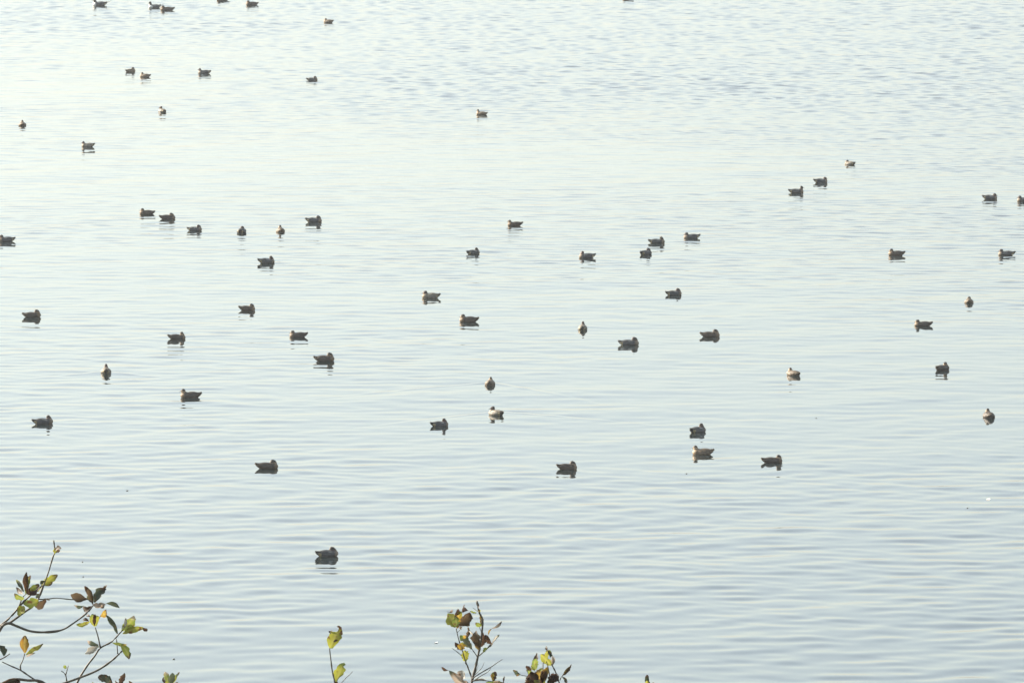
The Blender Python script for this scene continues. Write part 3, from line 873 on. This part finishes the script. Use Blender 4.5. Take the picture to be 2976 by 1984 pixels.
for b, t, w, kd, bd, tk in [
 ((445, 600), (300, 370), 150, 'y', -0.12, 'y'), ((455, 600), (440, 400), 110, 'g', 0.0, 'b'), ((465, 620), (530, 330), 100, 'o', 0.1, 'y'), ((500, 570), (690, 350), 190, 'r', -0.12, 'b'), ((560, 350), (590, 255), 110, 'b', 0.1, 'b'), ((370, 360), (345, 330), 90, 'b', 0, 'b'), ((430, 420), (500, 300), 70, 'b', 0, 'b'),
 ((855, 355), (905, 600), 56, 'o', 0.1, 'b'), ((860, 360), (835, 320), 60, 'y', 0, 'o'), ((800, 360), (690, 325), 30, 'g', 0, 'g'), ((835, 280), (800, 150), 34, 'b', 0, 'b'), ((875, 590), (790, 520), 70, 'g', -0.1, 'g'),
 ((610, 810), (655, 600), 64, 'r', -0.2, 'r'), ((655, 600), (657, 560), 10, 'r', 0, None), ((715, 980), (515, 745), 110, 'G', -0.1, 'g'), ((620, 780), (560, 750), 60, 'o', 0, 'g'),
 ((530, 1000), (430, 860), 80, 'b', -0.1, 'b'), ((545, 1000), (560, 860), 120, 'o', 0.05, 'y'), ((600, 1190), (600, 1000), 130, 'y', 0.05, 'y'), ((625, 1190), (650, 1010), 60, 'y', 0.15, 'y'),
 ((850, 960), (670, 660), 60, 'w', -0.08, 'w'), ((855, 960), (800, 660), 150, 'r', 0.12, 'r'), ((845, 990), (785, 910), 60, 'o', 0, 'o'), ((875, 930), (905, 690), 90, 'b', 0.1, 'b'),
 ((880, 940), (985, 760), 90, 'b', 0.1, 'b'), ((1060, 890), (950, 730), 80, 'b', 0.3, 'b'), ((1010, 740), (1060, 630), 24, 'o', 0.2, 'b'), ((1060, 620), (1235, 500), 44, 't', -0.1, 'b'),
 ((1070, 880), (1190, 730), 52, 'w', 0.1, 'G'), ((990, 960), (1085, 885), 40, 'G', 0, 't'), ((915, 1035), (985, 960), 50, 'g', 0.1, 'g'), ((530, 640), (555, 600), 40, 't', 0, 'r'),
 ((640, 1590), (330, 1345), 120, 't', -0.08, 'G'), ((600, 1480), (480, 1370), 90, 'w', 0, 't'), ((560, 1560), (380, 1435), 40, 'G', 0, 'r'), ((320, 1345), (195, 1290), 40, 'b', 0.3, 'b'), ((640, 1590), (620, 1520), 40, 'G', 0, 'b'),
 ((1080, 1530), (1130, 1370), 90, 'b', 0.1, 'b'), ((1080, 1520), (1085, 1380), 50, 'o', 0, 'g'), ((960, 1560), (1280, 1560), 70, 'g', -0.05, 'b'), ((1270, 1560), (1283, 1440), 30, 'b', 0, 't'), ((760, 1520), (960, 1510), 24, 't', 0.1, 't'), ((1090, 1545), (1210, 1530), 30, 't', 0, 'w')]:
    make_leaf(S, zd(*b), zd(*t), w / 5.94, kd, bd, Y4 + g.uniform(-0.05, 0.05), g, tk, ragged=0.8)

# ---- dense leaf cluster right of it (4.704x, origin 1450,1784)
def ze(x, y): return (1450 + x / 4.704, 1784 + y / 4.704)
Y5 = 25.0
S, g = shrub(1580, Y5, 'dense cluster of orange, brown and bright green leaves at the bottom, right of centre', 23)
stem_down(S, *ze(600, 1010), Y5, 0.006)
stem_down(S, *ze(840, 1010), Y5, 0.004)
tw5 = lambda pts, r0, r1, dep=0.0: make_twig(S, [ze(x, y) for x, y in pts], Y5, r0 * mm, r1 * mm, dep)
tw5([(840, 1010), (820, 920), (780, 800), (735, 710), (715, 680)], 2.4, 1.5, 0.02)
tw5([(600, 1010), (590, 900), (600, 780), (604, 650)], 2.4, 1.2)
tw5([(640, 1000), (690, 860), (670, 720), (650, 640)], 2.2, 1.2, 0.03)
tw5([(500, 1010), (470, 900), (480, 780)], 2.4, 1.3, 0.02)
tw5([(835, 900), (850, 860), (870, 840)], 1.4, 1.0)
tw5([(390, 845), (330, 835), (290, 825)], 1.1, 0.8)
tw5([(500, 960), (440, 880), (385, 842)], 1.4, 1.0)
for b, t, w, kd, bd, tk in [
 ((450, 700), (520, 528), 44, 'r', -0.12, 'r'), ((505, 755), (500, 605), 82, 'g', 0.1, 'g'), ((490, 770), (450, 690), 60, 'y', 0, 'o'), ((440, 770), (370, 705), 70, 'b', 0, 'b'), ((440, 860), (385, 760), 50, 'G', -0.1, 'g'),
 ((715, 695), (570, 550), 110, 'y', -0.05, 'y'), ((665, 570), (655, 490), 70, 'y', 0, 'G'), ((668, 495), (642, 440), 30, 'r', -0.1, 'r'), ((700, 590), (700, 490), 60, 'G', 0.1, 'g'), ((725, 700), (735, 560), 48, 't', -0.1, 'w'),
 ((290, 825), (192, 762), 56, 'G', 0.12, 'G'), ((865, 840), (993, 682), 42, 'r', -0.08, 'b'), ((875, 820), (950, 720), 16, 'o', 0, 'o'), ((870, 850), (935, 950), 40, 'G', 0.1, 't'),
 ((500, 960), (440, 780), 120, 'b', 0.05, 'b'), ((580, 900), (520, 760), 90, 'o', -0.1, 'b'), ((560, 950), (590, 750), 80, 'b', 0, 'b'), ((600, 930), (665, 720), 84, 'b', 0.1, 'o'), ((620, 920), (670, 770), 44, 'o', 0.1, 'o'),
 ((800, 900), (665, 870), 100, 'b', -0.15, 'b'), ((815, 910), (720, 810), 90, 'b', 0.1, 'b'), ((760, 960), (660, 920), 90, 'b', 0, 'b'), ((590, 950), (560, 800), 70, 'o', 0, 'y'),
 ((440, 1000), (370, 860), 90, 'b', 0, 'b'), ((470, 1000), (420, 850), 110, 'b', 0, 'b'), ((560, 990), (480, 900), 60, 'y', 0, 'y'), ((600, 1000), (590, 880), 60, 'y', 0, 'y'), ((545, 760), (600, 735), 40, 'y', -0.2, 'w'), ((370, 960), (360, 890), 24, 't', 0, 't'), ((520, 1000), (500, 780), 90, 'G', 0, 'b'), ((470, 870), (400, 770), 60, 'g', 0, 'g')]:
    make_leaf(S, ze(*b), ze(*t), w / 4.704, kd, bd, Y5 + g.uniform(-0.06, 0.06), g, tk, ragged=0.8)

# ---- small tip further right
Y6 = 24.2
S, g = shrub(1883, Y6, 'single dark pointed leaf tip with yellow base showing at the bottom edge, rightmost plant', 29)
stem_down(S, *ze(2040, 1010), Y6, 0.004)
make_twig(S, [ze(2040, 1010), ze(2042, 960), ze(2040, 930)], Y6, 2.2 * mm, 1.4 * mm)
for b, t, w, kd, bd, tk in [((2050, 990), (2025, 825), 56, 'G', 0.08, 'b'), ((2020, 990), (2020, 905), 44, 'y', 0, 'y'), ((2095, 990), (2110, 928), 46, 'g', 0.1, 'b')]:
    make_leaf(S, ze(*b), ze(*t), w / 4.704, kd, bd, Y6 + g.uniform(-0.02, 0.02), g, tk)

# ------------------------------------------------------------------ floating bits
def bit(px, py, ln, wd, mat, name, label, cat, group=None, seed=0):
    p = on_water(px, py)
    g = random.Random(seed)
    bm = bmesh.new()
    n = 10
    top, low = [], []
    for k in range(n):
        a = 2 * math.pi * k / n
        r = 1 + g.uniform(-0.25, 0.2)
        x, y = ln / 2 * r * math.cos(a), wd / 2 * r * math.sin(a)
        lift = 0.012 * (x / (ln / 2)) ** 2 * (1 if mat is M_FEATHER else 0.3)
        top.append(bm.verts.new((x, y, 0.006 + lift))); low.append(bm.verts.new((x * 0.9, y * 0.9, -0.004 + lift * 0.6)))
    bm.faces.new(top); bm.faces.new(low[::-1])
    for k in range(n):
        bm.faces.new((top[k], low[k], low[(k + 1) % n], top[(k + 1) % n]))
    me = bpy.data.meshes.new(name); bm.to_mesh(me); bm.free()
    me.materials.append(mat)
    o = bpy.data.objects.new(name, me); COL.objects.link(o)
    o.location = (p.x, p.y, water_z(p.x, p.y)); o.rotation_euler = (0, 0, g.uniform(-0.5, 0.5))
    o['label'] = label; o['category'] = cat
    if group: o['group'] = group
bit(2873, 1451, 0.05, 0.09, M_FEATHER, 'feather', 'white fluffy feather floating at lower right, below the rightmost brown duck', 'feather', 'feathers on the water', 3)
bit(1268, 1867, 0.05, 0.06, M_FEATHER, 'feather', 'white feather floating left of the tall bare-stemmed shrub', 'feather', 'feathers on the water', 4)
for k, (px, py, l, where) in enumerate([
        (240, 1632, .02, 'just right of the topmost twig tip of the corner shrub'),
        (242, 1675, .02, 'above the right leaf cluster of the corner shrub'),
        (2372, 1215, .02, 'far right, below the pale sandy duck'),
        (1995, 1377, .025, 'below and left of the tan hen'),
        (505, 1913, .03, 'right above the leaf tuft at the bottom edge'),
        (2812, 1477, .02, 'lower left of the white feather at lower right'),
        (370, 1425, .025, 'in open water below the dark drake at lower left')]):
    bit(px, py, l, 0.02, M_DEBRIS, 'leaf_fragment', 'tiny dark leaf fragment floating ' + where, 'leaf fragment', 'tiny leaf fragments floating on the water', 50 + k)
